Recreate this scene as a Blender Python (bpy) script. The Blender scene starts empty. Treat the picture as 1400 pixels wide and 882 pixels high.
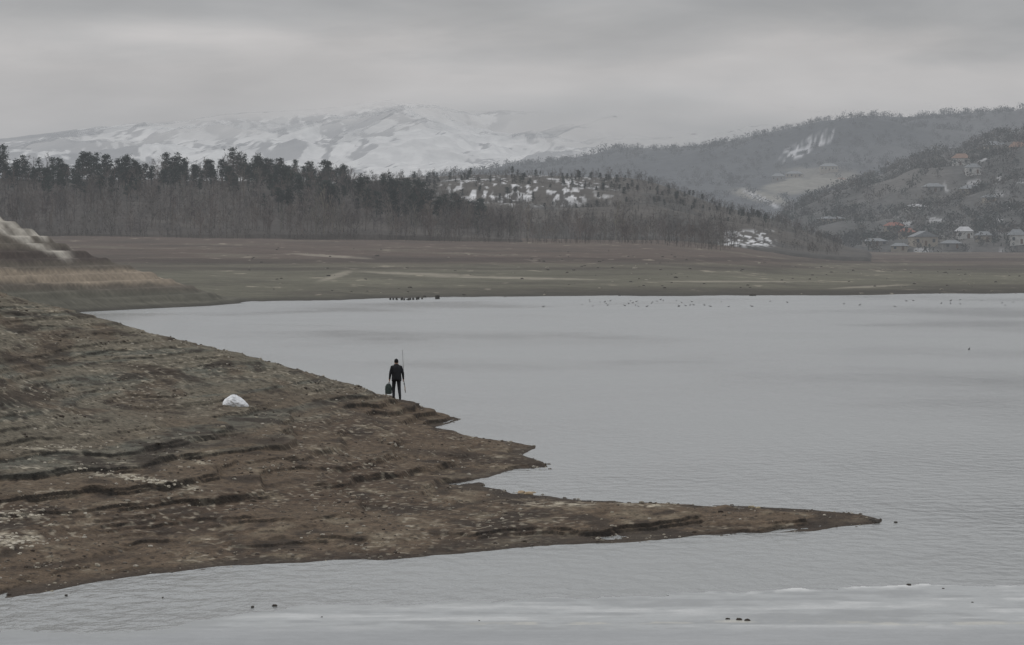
import bpy, math, random
import numpy as np
from mathutils import Vector, Matrix
random.seed(7); RNG=np.random.default_rng(7)
scene=bpy.context.scene
K=36/1400/200.0; Y0=335.0; H=7.5
# ------------------------------------------------------------ noise
_perm=np.random.default_rng(3).permutation(256)
_perm=np.concatenate([_perm,_perm])
_ang=np.random.default_rng(4).random(256)*2*np.pi
_gx=np.cos(_ang);_gy=np.sin(_ang)
def perlin(x,y,s=0):
    x=np.asarray(x,float)+s*17.31; y=np.asarray(y,float)+s*9.77
    xi=np.floor(x).astype(int);yi=np.floor(y).astype(int)
    xf=x-xi;yf=y-yi
    u=xf*xf*xf*(xf*(xf*6-15)+10);v=yf*yf*yf*(yf*(yf*6-15)+10)
    def g(ix,iy,dx,dy):
        h=_perm[(_perm[ix&255]+iy)&255]
        return _gx[h]*dx+_gy[h]*dy
    a=g(xi,yi,xf,yf);b=g(xi+1,yi,xf-1,yf);c=g(xi,yi+1,xf,yf-1);d=g(xi+1,yi+1,xf-1,yf-1)
    return ((a+(b-a)*u)+((c+(d-c)*u)-(a+(b-a)*u))*v)*1.5
def fbm(x,y,o=4,s=0,gain=.5):
    r=0;a=1;t=0
    for i in range(o):
        r=r+a*perlin(np.asarray(x)*2**i,np.asarray(y)*2**i,s+i*3);t+=a;a*=gain
    return r/t
def ridged(x,y,o=4,s=0):
    r=0;a=1;t=0
    for i in range(o):
        r=r+a*(1-np.abs(perlin(np.asarray(x)*2**i,np.asarray(y)*2**i,s+i*3))*2);t+=a;a*=.5
    return r/t
def sst(a,b,x):
    t=np.clip((x-a)/(b-a),0,1);return t*t*(3-2*t)
def mixc(c,d,f):
    f=np.asarray(f)[...,None]
    return c*(1-f)+np.array(d,float)*f
def bx(px,D): return (px-700)*K*D
def rowof(z,D): return Y0-(z-H)/(K*D)
# ------------------------------------------------------------ materials
def new_mat(name):
    m=bpy.data.materials.new(name);m.use_nodes=True
    return m,m.node_tree.nodes,m.node_tree.links,m.node_tree.nodes['Principled BSDF']
def simple(name,col,rough=.8,scale=5,var=.25,bump=0.0,metal=0):
    m,n,l,b=new_mat(name)
    t=n.new('ShaderNodeTexNoise');t.inputs['Scale'].default_value=scale;t.inputs['Detail'].default_value=5
    g=n.new('ShaderNodeNewGeometry');l.new(g.outputs['Position'],t.inputs['Vector'])
    r=n.new('ShaderNodeMapRange');r.inputs['From Min'].default_value=.3;r.inputs['From Max'].default_value=.7
    r.inputs['To Min'].default_value=1-var;r.inputs['To Max'].default_value=1+var
    l.new(t.outputs['Fac'],r.inputs['Value'])
    mx=n.new('ShaderNodeVectorMath');mx.operation='SCALE';mx.inputs[0].default_value=col
    l.new(r.outputs[0],mx.inputs['Scale']);l.new(mx.outputs[0],b.inputs['Base Color'])
    b.inputs['Roughness'].default_value=rough;b.inputs['Metallic'].default_value=metal
    b.inputs['Specular IOR Level'].default_value=.25
    if bump:
        bp=n.new('ShaderNodeBump');bp.inputs['Distance'].default_value=bump
        l.new(t.outputs['Fac'],bp.inputs['Height']);l.new(bp.outputs[0],b.inputs['Normal'])
    return m
def attr_mat(name,scales=((1,.3),),rough=.95,bump=0,bscale=5,spec=.15,stretch=(1,1,1)):
    """vertex colour x several procedural noises"""
    m,n,l,b=new_mat(name)
    a=n.new('ShaderNodeAttribute');a.attribute_name='Col'
    g=n.new('ShaderNodeNewGeometry')
    vm=n.new('ShaderNodeVectorMath');vm.operation='MULTIPLY';vm.inputs[1].default_value=stretch
    l.new(g.outputs['Position'],vm.inputs[0])
    cur=a.outputs['Color']
    for s,v in scales:
        t=n.new('ShaderNodeTexNoise');t.inputs['Scale'].default_value=s;t.inputs['Detail'].default_value=4
        t.inputs['Roughness'].default_value=.65
        l.new(vm.outputs[0],t.inputs['Vector'])
        r=n.new('ShaderNodeMapRange');r.inputs['From Min'].default_value=.3;r.inputs['From Max'].default_value=.7
        r.inputs['To Min'].default_value=1-v;r.inputs['To Max'].default_value=1+v
        l.new(t.outputs['Fac'],r.inputs['Value'])
        x=n.new('ShaderNodeVectorMath');x.operation='SCALE'
        l.new(cur,x.inputs[0]);l.new(r.outputs[0],x.inputs['Scale']);cur=x.outputs[0]
    l.new(cur,b.inputs['Base Color'])
    b.inputs['Roughness'].default_value=rough;b.inputs['Specular IOR Level'].default_value=spec
    if bump:
        t=n.new('ShaderNodeTexNoise');t.inputs['Scale'].default_value=bscale;t.inputs['Detail'].default_value=6
        l.new(vm.outputs[0],t.inputs['Vector'])
        bp=n.new('ShaderNodeBump');bp.inputs['Distance'].default_value=bump;bp.inputs['Strength'].default_value=1
        l.new(t.outputs['Fac'],bp.inputs['Height']);l.new(bp.outputs[0],b.inputs['Normal'])
    return m
# ------------------------------------------------------------ mesh helpers
def link(o): scene.collection.objects.link(o);return o
def mesh_np(name,V,F,mat,col=None,smooth=False):
    me=bpy.data.meshes.new(name)
    V=np.asarray(V,np.float32);F=np.asarray(F,np.int32);k=F.shape[1]
    me.vertices.add(len(V));me.vertices.foreach_set('co',V.ravel())
    me.loops.add(F.size);me.loops.foreach_set('vertex_index',F.ravel())
    me.polygons.add(len(F));me.polygons.foreach_set('loop_start',np.arange(0,F.size,k,dtype=np.int32))
    me.polygons.foreach_set('use_smooth',np.full(len(F),smooth))
    if col is not None:
        a=me.color_attributes.new('Col','FLOAT_COLOR','POINT')
        c=np.ones((len(V),4),np.float32);c[:,:3]=np.clip(col,0,1);a.data.foreach_set('color',c.ravel())
    me.update(calc_edges=True)
    me.materials.append(mat)
    return link(bpy.data.objects.new(name,me))
def grid_faces(R,C,mask=None):
    i=np.arange(R*C).reshape(R,C)
    F=np.stack([i[:-1,:-1],i[:-1,1:],i[1:,1:],i[1:,:-1]],-1)
    F=F[mask] if mask is not None else F.reshape(-1,4)
    return F
def grid_obj(name,X,Y,Z,mat,col=None,mask=None):
    R,C=X.shape
    V=np.stack([X,Y,Z],-1).reshape(-1,3);F=grid_faces(R,C,mask)
    c=None if col is None else col.reshape(-1,3)
    if mask is not None:
        u,inv=np.unique(F,return_inverse=True);F=inv.reshape(F.shape);V=V[u]
        if c is not None:c=c[u]
    return mesh_np(name,V,F,mat,c,True)
# ============================================================ NEAR SHORE
def sp(px,py,z): 
    D=(H-z)/((py-Y0)*K);return (bx(px,D),D,z)
ctrl=[]
shore=[(628,573),(597,584),(650,598),(733,612),(716,622),(757,635),(705,646),(668,655),(664,665),(720,676),(860,687),(1060,695),(1170,703),
(1208,713),(1160,720),(1000,731),(860,741),(700,751),(560,764),(400,770),(250,780),(130,797),(0,820),(-150,842),(-400,875)]
for p in shore: ctrl.append(sp(p[0],p[1],0))
for p in [(-300,380,6.6),(-300,450,5.2),(-300,560,3.2),(-300,700,1.3),(0,403,5.3),(0,450,4.3),(0,500,3.4),(0,600,2.0),(0,660,1.3),(0,740,.55),
 (100,430,4.4),(100,560,2.2),(200,455,3.6),(200,520,2.5),(200,600,1.6),(200,660,1.1),(200,730,.4),(350,490,2.65),(350,540,1.85),(350,600,1.3),(350,660,.8),(350,720,.35),
 (440,513,1.9),(440,560,1.25),(440,620,.85),(500,660,.5),(542,545,1.0),(500,600,.8),(560,575,.55),(590,560,.45),(640,622,.3),(690,627,.22),(600,660,.25),(560,720,.25),
 (700,710,.26),(850,712,.24),(1000,712,.22),(1100,711,.16),(1170,711,.08),(610,571,.15),(720,630,.14),(742,632,.09)]:
    ctrl.append(sp(*p))
for px,D,z in [(542,258,-.1),(600,256,-.5),(628,262,-1),(440,266,-.1),(350,274,-.1),(200,288,0),(0,302,.2),(-300,310,2),(440,290,-1.5),(200,330,-2),(0,345,-1.5),(-300,360,-1)]:
    ctrl.append((bx(px,D),D,z))
for px,py,z in [(700,585,-.7),(800,620,-.8),(1000,600,-1.4),(820,650,-.35),(730,658,-.15),(950,670,-.4),(1300,690,-1),(1300,730,-.9),(1250,713,-.25),(1100,745,-.5),(900,765,-.5),
  (700,775,-.5),(500,790,-.5),(300,805,-.5),(100,835,-.4),(300,870,-1),(900,870,-1.5),(-200,880,-.6),(645,588,-.12),(1400,560,-2)]:
    D=H/((py-Y0)*K);ctrl.append((bx(px,D),D,z))
C=np.array(ctrl);SX,SY=1.0,.22
def tpsk(r2): return np.where(r2>1e-9,.5*r2*np.log(r2+1e-12),0)
P=np.c_[C[:,0]*SX,C[:,1]*SY];n=len(P)
A=np.zeros((n+3,n+3));A[:n,:n]=tpsk(((P[:,None]-P[None])**2).sum(-1))+np.eye(n)*.02
A[:n,n]=1;A[:n,n+1:]=P;A[n,:n]=1;A[n+1:,:n]=P.T
W=np.linalg.solve(A,np.r_[C[:,2],0,0,0])
def terr(z,X,Y,step,seed,sharp,rough):
    w=z/step+rough*fbm(X*.11,Y*.03,4,seed)
    fr=w-np.floor(w)
    st=np.where(fr<sharp,fr*.3,.3*sharp+(fr-sharp)*((1-.3*sharp)/(1-sharp)))-fr
    return st,fr
def near_z(X,Y):
    X=np.asarray(X,float);Y=np.asarray(Y,float);sh=X.shape
    x=X.ravel()*SX;y=Y.ravel()*SY;z=W[n]+W[n+1]*x+W[n+2]*y
    for i in range(n): z=z+W[i]*tpsk((x-P[i,0])**2+(y-P[i,1])**2)
    z=z.reshape(sh)
    land=sst(-.05,.25,z)
    z=z+.05*fbm(X*.35,Y*.09,3,1)*np.clip(.4+z*1.2,.3,2.2)
    z=z+.045*fbm(X*1.0,Y*.22,4,2)*sst(-.4,.0,z)*sst(.5,.1,z)
    z=z+land*.17*sst(.3,1.2,z+.4)*fbm(X*.22+2,Y*.05,4,17)
    high=1-.55*sst(1.1,2.2,z)
    st,fr=terr(z,X,Y,.26,5,.88,1.7)
    z=z+st*.26*sst(-.02,.12,z)*high*(.25+.75*sst(-.3,.15,fbm(X*.15,Y*.035,3,9)))
    st,fr=terr(z,X,Y,.095,6,.8,2.0)
    z=z+st*.095*sst(.0,.10,z)*high*sst(-.35,.15,fbm(X*.25,Y*.06,3,19))
    z=z+land*(.05*fbm(X*1.4,Y*.5,4,12)+.03*ridged(X*.8+Y*.12,Y*.25,3,15))
    return z
R_,C_=1400,700
D=(100+ (345-100)*np.linspace(0,1,R_)**1.12)[:,None]*np.ones((1,C_))
PX=np.linspace(-300,1270,C_)[None,:]*np.ones((R_,1))
X=bx(PX,D);Z=near_z(X,D)
row=rowof(Z,D)
mud=np.array([.098,.071,.048]);olive=[.128,.115,.087];dark=[.030,.022,.016];pale=[.36,.32,.25];dry=[.20,.168,.12]
col=np.ones(X.shape+(3,))*mud
n1=fbm(X*.22,D*.06,4,21);n2=fbm(X*.8,D*.22,4,22);n3=fbm(X*2.5,D*.9,3,23);nb=fbm(X*.06,Z*5+D*.01,3,24);n4=fbm(X*.45,D*.08,3,27)
upper=sst(.7,2.1,Z+.9*n1)
col=mixc(col,olive,upper*.85)
col=mixc(col,[.066,.045,.030],sst(-.08,.3,n1+.5*n4)*sst(2.2,.9,Z)*.85)
col=mixc(col,dry,sst(.05,.42,n2+nb*.6-.05)*.5)
col=mixc(col,[.085,.092,.078],sst(.0,.35,nb-.2*n2)*sst(.8,1.6,Z)*.7)
col=mixc(col,[.075,.052,.035],sst(.05,.3,n4+.3*n2)*sst(1.2,2.2,Z)*.65)
col=mixc(col,dark,sst(.06,.42,-n2+nb*.5+.4*n4)*.8)
w=Z/.105+1.8*n1+.5*n2;fr=np.abs(w-np.floor(w)-.5)*2
col=mixc(col,dark,sst(.72,.97,fr)*sst(-.2,.25,n1+.5*n2)*.6*sst(2.4,1.0,Z))
w=Z/.27+1.6*n1+.3*n2;fr=np.abs(w-np.floor(w)-.5)*2
col=mixc(col,pale,sst(.87,.98,fr)*sst(.15,.45,n2+.4*n3)*.6)
def patch(px,py,rx,ry,tilt=0):
    dx=(PX-px);dy=(row-py)-tilt*dx
    return sst(1.2,.3,np.sqrt((dx/rx)**2+(dy/ry)**2)+.6*n2)
pp=np.maximum.reduce([patch(190,655,110,7,.17),patch(20,735,55,12),patch(80,615,60,4,.05),patch(15,705,45,8),patch(760,690,60,5),patch(880,690,50,4,.05),patch(30,640,40,4)])
col=mixc(col,[.42,.38,.30],pp*sst(-.25,.35,n3)*.75)
dp=np.maximum.reduce([patch(40,540,90,9),patch(200,503,60,6,.1),patch(330,600,110,8,.06),patch(600,620,90,6,.1),patch(480,565,70,5,.2),patch(700,628,55,5),patch(90,770,120,6,-.12),patch(600,575,30,4,.1)])
col=mixc(col,[.042,.030,.021],dp*.75)
sk=sst(.30,.5,perlin(X*4.5,D*1.6,40))*sst(-.15,.3,n1+.3*n2);col=mixc(col,pale,sk*.5)
sk=sst(.32,.5,perlin(X*5.5,D*1.9,42));col=mixc(col,dark,sk*.7)
col=mixc(col,[.034,.026,.020],sst(.085,.01,Z)*.85)
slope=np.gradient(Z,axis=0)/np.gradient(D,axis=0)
col*= (1-.78*sst(.07,.28,slope))[...,None]  # terrace risers darkened by slope: shade put into the colour, along with wet soil
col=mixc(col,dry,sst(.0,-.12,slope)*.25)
col*=(1+.28*n3)[...,None]
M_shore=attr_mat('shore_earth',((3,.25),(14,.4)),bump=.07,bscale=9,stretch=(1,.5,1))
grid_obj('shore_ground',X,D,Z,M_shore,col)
# ============================================================ FAR GROUND
fx=[-300,100,285,345,450,560,820,1120,1400,1700]
fy=[414,414,414,412,410,407.3,404.6,403.6,401,399]
def far_z(px,D):
    sd=H/((np.interp(px,fx,fy)-Y0)*K)
    Xw=bx(px,D)
    sd=sd+ 26*fbm(px*.006,D*.0+1,4,31)+9*fbm(px*.03,D*0+2,3,32)
    De=np.interp(px,[0,900,1050,1200,1700],[1500,1600,1900,2400,2500])
    ze=H+(Y0-np.interp(px,[-300,0,500,900,1000,1080,1150,1250,1700],[321,321,325,329,333,341,345,346,345]))*K*De
    t=(D-sd)/(De-sd)
    z=np.where(t<0,t*8,ze*np.power(np.clip(t,0,1.0),.85)+np.clip(t-1,0,5)*1.0)
    z=z+sst(0,.06,t)*(.35*fbm(Xw*.05,D*.012,4,33)+.25*sst(-.1,.3,fbm(Xw*.012,D*.01,2,35)))
    ry=np.interp(px,[-300,0,50,100,180,260,310,345,400],[265,297,318,340,366,391,408,413,420])
    Df=np.interp(px,[-300,0,100,285,345],[560,585,632,700,742]);Dr=np.interp(px,[-300,0,100,285,345],[680,700,705,735,760])
    zr=np.maximum(H+(Y0-ry)*K*Dr,.0)
    u=(D-Df)/(Dr-Df)
    prof=np.where(u<1,np.power(np.clip(u,0,1),.9),1-sst(1,3.2,u)*1.0)
    zh=zr*prof+.25*fbm(Xw*.12,D*.03,4,37)*sst(0,.3,u)
    zh=zh+.25*np.sin(zh/.9*6.28)*sst(.05,.3,u)*sst(1.2,1,u)
    zh=np.where(u<0,u*.6,zh)
    zh=np.where(px>340,zh-sst(340,380,px)*3,zh)
    return np.maximum(z,np.where(px<385,zh,-50))
R_,C_=660,760
D=(np.exp(np.linspace(np.log(520),np.log(3100),R_)))[:,None]*np.ones((1,C_))
PX=np.linspace(-300,1700,C_)[None,:]*np.ones((R_,1))
Z=far_z(PX,D);X=bx(PX,D);row=rowof(Z,D)
n1=fbm(X*.012,D*.006,4,51);n2=fbm(X*.03,D*.02,4,52);n3=fbm(X*.25,D*.07,4,53)
col=np.ones(X.shape+(3,))*np.array([.105,.099,.074])
col=mixc(col,[.092,.068,.057],sst(370,352,row+14*n1)*.9)
col=mixc(col,[.14,.128,.098],sst(.05,.45,n2+n1*.5)*.45)
col=mixc(col,[.058,.050,.042],sst(.0,.4,-n2+.3*n3)*.6)
col=mixc(col,[.055,.048,.04],sst(8,2,np.abs(row-397-8*n1))*.5*sst(-.2,.2,n1))
col=mixc(col,[.14,.135,.10],sst(6,2,np.abs(row-381-10*n1))*.4)
col=mixc(col,[.050,.038,.033],sst(4,1.5,np.abs(row-356-6*n1))*.65)
col=mixc(col,[.055,.045,.038],sst(3,1,np.abs(row-367-8*n1))*.55)
col=mixc(col,[.33,.29,.23],sst(.40,.52,n3+.4*n2)*.45)
def fp(px,py,rx,ry,t=0):
    return sst(1.2,.4,np.sqrt(((PX-px)/rx)**2+(((row-py)-t*(PX-px))/ry)**2)+.7*n3)
pth=np.maximum.reduce([fp(580,375,110,2.2,.04),fp(460,377,25,4,-.3),fp(450,350,60,2,.06),fp(700,380,140,1.8,.02),fp(1000,385,120,1.5),fp(1190,392,60,1.5,-.05)])
col=mixc(col,[.30,.27,.22],pth*.6)
hd=(PX<345)&(D<770)&(row>290)
hc=np.ones_like(col)*np.array([.105,.090,.072])
hc=mixc(hc,[.27,.22,.165],sst(13,6,np.abs(row-378-6*n3))*sst(300,200,PX)*.85)
hc=mixc(hc,[.055,.042,.037],sst(11,5,np.abs(row-349-5*n3))*.85)
hc=mixc(hc,[.095,.092,.072],sst(392,402,row)*.8)
hc=mixc(hc,[.42,.39,.34],sst(16,7,np.abs(row-(297+PX*.43)-9))*sst(110,80,PX)*sst(-.3,.2,n3)*.9)
bnd=np.sin(row*.9+5*n2+3*n1);hc*=(1+.10*bnd)[...,None]
col=np.where(hd[...,None],hc,col)
col=mixc(col,[.036,.032,.028],sst(.6,.05,Z)*.75)
col*=(1+.18*n3)[...,None]
M_far=attr_mat('lakebed_earth',((.15,.18),(.8,.22)),bump=.15,bscale=.8)
grid_obj('lakebed_ground',X,D,Z,M_far,col)
# ============================================================ HILLS
def hill(px,D,rx,ry,Db,Dr,amp,wl,seed,baseY,pw=.9):
    Xw=bx(px,D)
    zr=H+(Y0-np.interp(px,rx,ry))*K*Dr
    zb=H+(Y0-baseY)*K*Db-1
    t=(D-Db)/(Dr-Db)
    s=np.where(t<1,np.power(np.clip(t,0,1),pw),1-.9*np.clip(t-1,0,1)**1.3)
    s=np.where(t<1,s*(1.12-.12*s),s)
    env=np.sin(np.pi*np.clip(t,0,1))*.9+.12
    up=np.clip((zr-zb)/20,0,1)
    return zb+(zr-zb)*s+amp*env*up*fbm(Xw/wl,D/wl,5,seed)-12*sst(.05,0,t)-12*sst(2,0,zr-zb)
def zA(px,D): return hill(px,D,[-300,0,200,400,470,520,600,680,760],[243,245,246,248,253,262,287,312,335],1480,1800,4,60,61,323)
def zB(px,D): return hill(px,D,[350,450,560,640,700,800,850,885,920,980,1050,1100,1160,1250],[266,254,242,239,240,243,243,247,258,281,298,315,338,352],1650,2150,9,80,62,np.interp(px,[900,1000,1120],[332,337,348]))
def zC(px,D): return hill(px,D,[1000,1050,1075,1100,1150,1200,1250,1300,1350,1400,1500,1800],[352,320,292,277,257,241,218,206,190,178,162,142],2450,3500,22,160,63,348)
def zD(px,D): return hill(px,D,[300,560,640,720,800,900,1000,1080,1130,1190,1240,1300,1400,1800],[272,248,236,226,217,204,190,172,162,156,160,156,155,161],4300,6500,60,420,64,330)
def hill_obj(name,zf,p0,p1,D0,D1,R_,C_,colf,mat):
    D=np.linspace(D0,D1,R_)[:,None]*np.ones((1,C_));PX=np.linspace(p0,p1,C_)[None,:]*np.ones((R_,1))
    Z=zf(PX,D);X=bx(PX,D);row=rowof(Z,D)
    grid_obj(name,X,D,Z,mat,colf(PX,D,X,Z,row))
M_h=attr_mat('hill_scrub',((.05,.15),(.3,.25)))
def cA(PX,D,X,Z,row):
    n=fbm(X*.03,D*.02,4,71);c=np.ones(X.shape+(3,))*np.array([.055,.048,.043]);c=mixc(c,[.09,.08,.07],sst(0,.4,n)*.5);return c
hill_obj('wooded_hill',zA,-300,800,1480,1990,130,360,cA,M_h)
def cB(PX,D,X,Z,row):
    n=fbm(X*.04,D*.012,4,72);n2=fbm(X*.18,D*.05,3,73);n3=fbm(X*.5,D*.1,3,78);c=np.ones(X.shape+(3,))*np.array([.078,.070,.062]);c=mixc(c,[.052,.050,.047],sst(-.1,.3,n)*.8)
    s=sst(.05,.20,.6*n2+.5*n+.8*n3-.05)*sst(26,8,np.abs(row-260))*sst(590,640,PX)*sst(830,780,PX)
    s=np.maximum(s,sst(.0,.15,.6*n2+.8*n3)*sst(14,7,np.abs(row-326))*sst(975,1000,PX)*sst(1065,1050,PX))
    s=np.maximum(s,.6*sst(.2,.35,.6*n2+.3*n+.5*n3)*sst(860,820,PX)*sst(500,600,PX)*sst(290,275,row))
    return mixc(c,[.66,.66,.67],s*.8)
hill_obj('scrub_hill',zB,350,1250,1650,2400,260,460,cB,M_h)
def cC(PX,D,X,Z,row):
    n=fbm(X*.012,D*.006,4,74);n2=fbm(X*.06,D*.02,3,75);c=np.ones(X.shape+(3,))*np.array([.070,.070,.068]);c=mixc(c,[.12,.112,.105],sst(0,.35,n)*.6)
    c=mixc(c,[.5,.5,.51],sst(.32,.42,n2)*.5*sst(1180,1230,PX))
    return c
hill_obj('village_hill',zC,980,1750,2450,4300,240,360,cC,M_h)
def cD(PX,D,X,Z,row):
    n=fbm(X*.004,D*.0015,4,76);n2=fbm(X*.02,D*.006,4,77);n5=fbm(X*.09+row*.12,row*.35,3,79);c=np.ones(X.shape+(3,))*np.array([.055,.060,.067]);c=mixc(c,[.09,.09,.093],sst(-.1,.35,n)*.7)
    def e(px,py,rx,ry,t=0): return sst(1.1,.6,np.sqrt(((PX-px)/rx)**2+(((row-py)-t*(PX-px))/ry)**2)+.7*n2)
    c=mixc(c,[.25,.235,.20],np.maximum(e(1110,252,75,11,-.12),e(1035,268,40,9,.2))*.75)
    c=mixc(c,[.17,.16,.14],e(1120,236,60,8)*.8)
    c=mixc(c,[.62,.62,.64],np.maximum(e(1108,198,38,12,-.45)*sst(-.05,.15,n5)*.7,e(1040,272,30,4,.5)*sst(-.2,.1,n5)*.6))
    return c
hill_obj('forested_hill',zD,300,1750,4300,8200,300,480,cD,attr_mat('hill_forest',((.02,.15),(.12,.22))))
# ---- snowy mountain
def zE(px,D):
    X=bx(px,D)
    rx=[-300,0,100,200,300,400,480,540,600,650,720,820,900,1000,1200,1700];ry=[196,190,178,164,154,150,144,138,142,150,148,146,145,142,140,130]
    Db,Dr=11500,16000
    zr=H+(Y0-np.interp(px,rx,ry))*K*Dr;zb=H+(Y0-262)*K*Db
    t=(D-Db)/(Dr-Db);s=np.clip(t,0,1)**.85
    z=zb+(zr-zb)*s
    wx=X+120*fbm(X/600,D/900,3,80);wy=D+200*fbm(X/500,D/900,3,81)
    env=sst(0,.25,t)*(1-.75*sst(.75,1,t))
    z=z+env*(58*ridged(wx/520,wy/1500,5,82)+38*fbm(wx/260,wy/700,5,83)-38)
    z=z+env*20*np.exp(-((px-(545+ (1-t)*60))/75)**2)*sst(.1,.5,t)
    return z-np.clip(t-1,0,1)*300
def cE(PX,D,X,Z,row):
    gx=np.gradient(Z,axis=1);n=fbm(X/160,D/420,5,84);n2=fbm(X/45,D/130,4,85);n3=fbm(X/420,D/1300,3,86)
    c=np.ones(X.shape+(3,))*np.array([.90,.89,.875])
    gx=gx/(np.abs(gx).mean()+1e-6)
    f=n+.6*n2+.5*n3+.15*gx-.05
    f=f+.45*sst(210,60,PX)+.12*sst(215,235,row)-.35*np.exp(-((PX-560)/80)**2)*sst(160,175,row)+.2*sst(700,840,PX)
    c=mixc(c,[.20,.20,.21],sst(-.02,.2,f)*.85)
    c=mixc(c,[.36,.36,.37],sst(-.25,.05,n2)*.25)
    return c
mE=attr_mat('snow_mountain',((.004,.06),(.02,.10)),rough=.9)
nt=mE.node_tree;N=nt.nodes;L=nt.links
b=N['Principled BSDF'];out=N['Material Output'];g=N.new('ShaderNodeNewGeometry');sx=N.new('ShaderNodeSeparateXYZ');L.new(g.outputs['Position'],sx.inputs[0])
t=N.new('ShaderNodeTexNoise');t.inputs['Scale'].default_value=.0018;t.inputs['Detail'].default_value=5;L.new(g.outputs['Position'],t.inputs['Vector'])
m1=N.new('ShaderNodeMath');m1.operation='MULTIPLY_ADD';m1.inputs[1].default_value=420;L.new(t.outputs['Fac'],m1.inputs[0]);L.new(sx.outputs['Z'],m1.inputs[2])
m2=N.new('ShaderNodeMapRange');m2.inputs['From Min'].default_value=-60;m2.inputs['From Max'].default_value=600;m2.inputs['To Min'].default_value=0;m2.inputs['To Max'].default_value=190;L.new(sx.outputs['X'],m2.inputs['Value'])
m3=N.new('ShaderNodeMath');m3.operation='ADD';L.new(m1.outputs[0],m3.inputs[0]);L.new(m2.outputs[0],m3.inputs[1])
mr=N.new('ShaderNodeMapRange');mr.interpolation_type='SMOOTHSTEP';mr.inputs['From Min'].default_value=410;mr.inputs['From Max'].default_value=610;mr.inputs['To Min'].default_value=.10;L.new(m3.outputs[0],mr.inputs['Value'])
tr=N.new('ShaderNodeBsdfTransparent');ms=N.new('ShaderNodeMixShader')
L.new(mr.outputs[0],ms.inputs[0]);L.new(b.outputs[0],ms.inputs[1]);L.new(tr.outputs[0],ms.inputs[2]);L.new(ms.outputs[0],out.inputs['Surface'])
hill_obj('snowy_mountain',zE,-300,1700,11500,16100,420,800,cE,mE)
# ============================================================ HAZE (low mist layer over the valley; emission glow stands in for scattered skylight)
hm=bpy.data.materials.new('valley_haze');hm.use_nodes=True;N=hm.node_tree.nodes;L=hm.node_tree.links
for x in list(N):N.remove(x)
out=N.new('ShaderNodeOutputMaterial');va=N.new('ShaderNodeVolumeAbsorption');em=N.new('ShaderNodeEmission');av=N.new('ShaderNodeAddShader')
SG=1.3e-4
va.inputs['Color'].default_value=(0,0,0,1);va.inputs['Density'].default_value=SG
em.inputs['Color'].default_value=(.325,.34,.36,1);em.inputs['Strength'].default_value=SG
L.new(va.outputs[0],av.inputs[0]);L.new(em.outputs[0],av.inputs[1]);L.new(av.outputs[0],out.inputs['Volume'])
V=[];F=[]
for z in(-60,170):
    for x,y in((-2600,420),(2600,420),(2600,8000),(-2600,8000)):V.append((x,y,z))
mesh_np('valley_haze',V,[(0,3,2,1),(4,5,6,7),(0,1,5,4),(1,2,6,5),(2,3,7,6),(3,0,4,7)],hm)
# ============================================================ WATER + ICE
m,N,L,b=new_mat('lake_water')
g=N.new('ShaderNodeNewGeometry')
def nz(sc,st,det=4):
    v=N.new('ShaderNodeVectorMath');v.operation='MULTIPLY';v.inputs[1].default_value=st;L.new(g.outputs['Position'],v.inputs[0])
    t=N.new('ShaderNodeTexNoise');t.inputs['Scale'].default_value=sc;t.inputs['Detail'].default_value=det;L.new(v.outputs[0],t.inputs['Vector']);return t
a1=nz(1.0,(2.0,.6,1),5);a2=nz(1.0,(.3,.07,1),3);a3=nz(1.0,(.03,.012,1),4)
ad=N.new('ShaderNodeMath');ad.operation='MULTIPLY_ADD';ad.inputs[1].default_value=1.2;L.new(a2.outputs['Fac'],ad.inputs[0]);L.new(a1.outputs['Fac'],ad.inputs[2])
bp=N.new('ShaderNodeBump');bp.inputs['Distance'].default_value=.26;bp.inputs['Strength'].default_value=1;L.new(ad.outputs[0],bp.inputs['Height']);L.new(bp.outputs[0],b.inputs['Normal'])
rr=N.new('ShaderNodeMapRange');rr.inputs['From Min'].default_value=.35;rr.inputs['From Max'].default_value=.65;rr.inputs['To Min'].default_value=.08;rr.inputs['To Max'].default_value=.22;L.new(a3.outputs['Fac'],rr.inputs['Value']);L.new(rr.outputs[0],b.inputs['Roughness'])
b.inputs['Base Color'].default_value=(.17,.178,.176,1);b.inputs['IOR'].default_value=1.33
V=[(-9000,20,0),(9000,20,0),(9000,9000,0),(-9000,9000,0)]
mesh_np('lake_water',V,[(0,1,2,3)],m)
R_,C_=260,900
D=np.linspace(84,128,R_)[:,None]*np.ones((1,C_));PX=np.linspace(-300,1700,C_)[None,:]*np.ones((R_,1));X=bx(PX,D);row=rowof(0,D)
n1=fbm(X*.35,D*.12,4,91);n2=fbm(X*1.3,D*.5,4,92);n5=fbm(X*.12,D*.4,4,93)
edge=np.interp(PX,[-300,0,150,340,420,560,700,850,1000,1150,1300,1700],[866,866,870,840,828,822,819,815,808,804,802,800])
msk=(row+9*n1+4*n2-edge)>0
fm=msk[:-1,:-1]&msk[1:,1:]
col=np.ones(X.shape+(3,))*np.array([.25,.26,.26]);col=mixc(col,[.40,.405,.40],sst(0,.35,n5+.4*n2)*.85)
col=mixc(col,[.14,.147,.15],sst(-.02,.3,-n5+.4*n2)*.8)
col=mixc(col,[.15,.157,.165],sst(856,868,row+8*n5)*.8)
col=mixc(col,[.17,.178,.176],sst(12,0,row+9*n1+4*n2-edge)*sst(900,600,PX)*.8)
rim=sst(7,1,row+9*n1+4*n2-edge)*sst(-.2,.3,n2);col=mixc(col,[.60,.60,.59],rim*sst(900,1050,PX)*.8)
col=mixc(col,[.40,.38,.32],sst(3,1,np.abs(row-853-5*n1))*sst(600,700,PX)*.7*sst(-.2,.2,n2))
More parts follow.
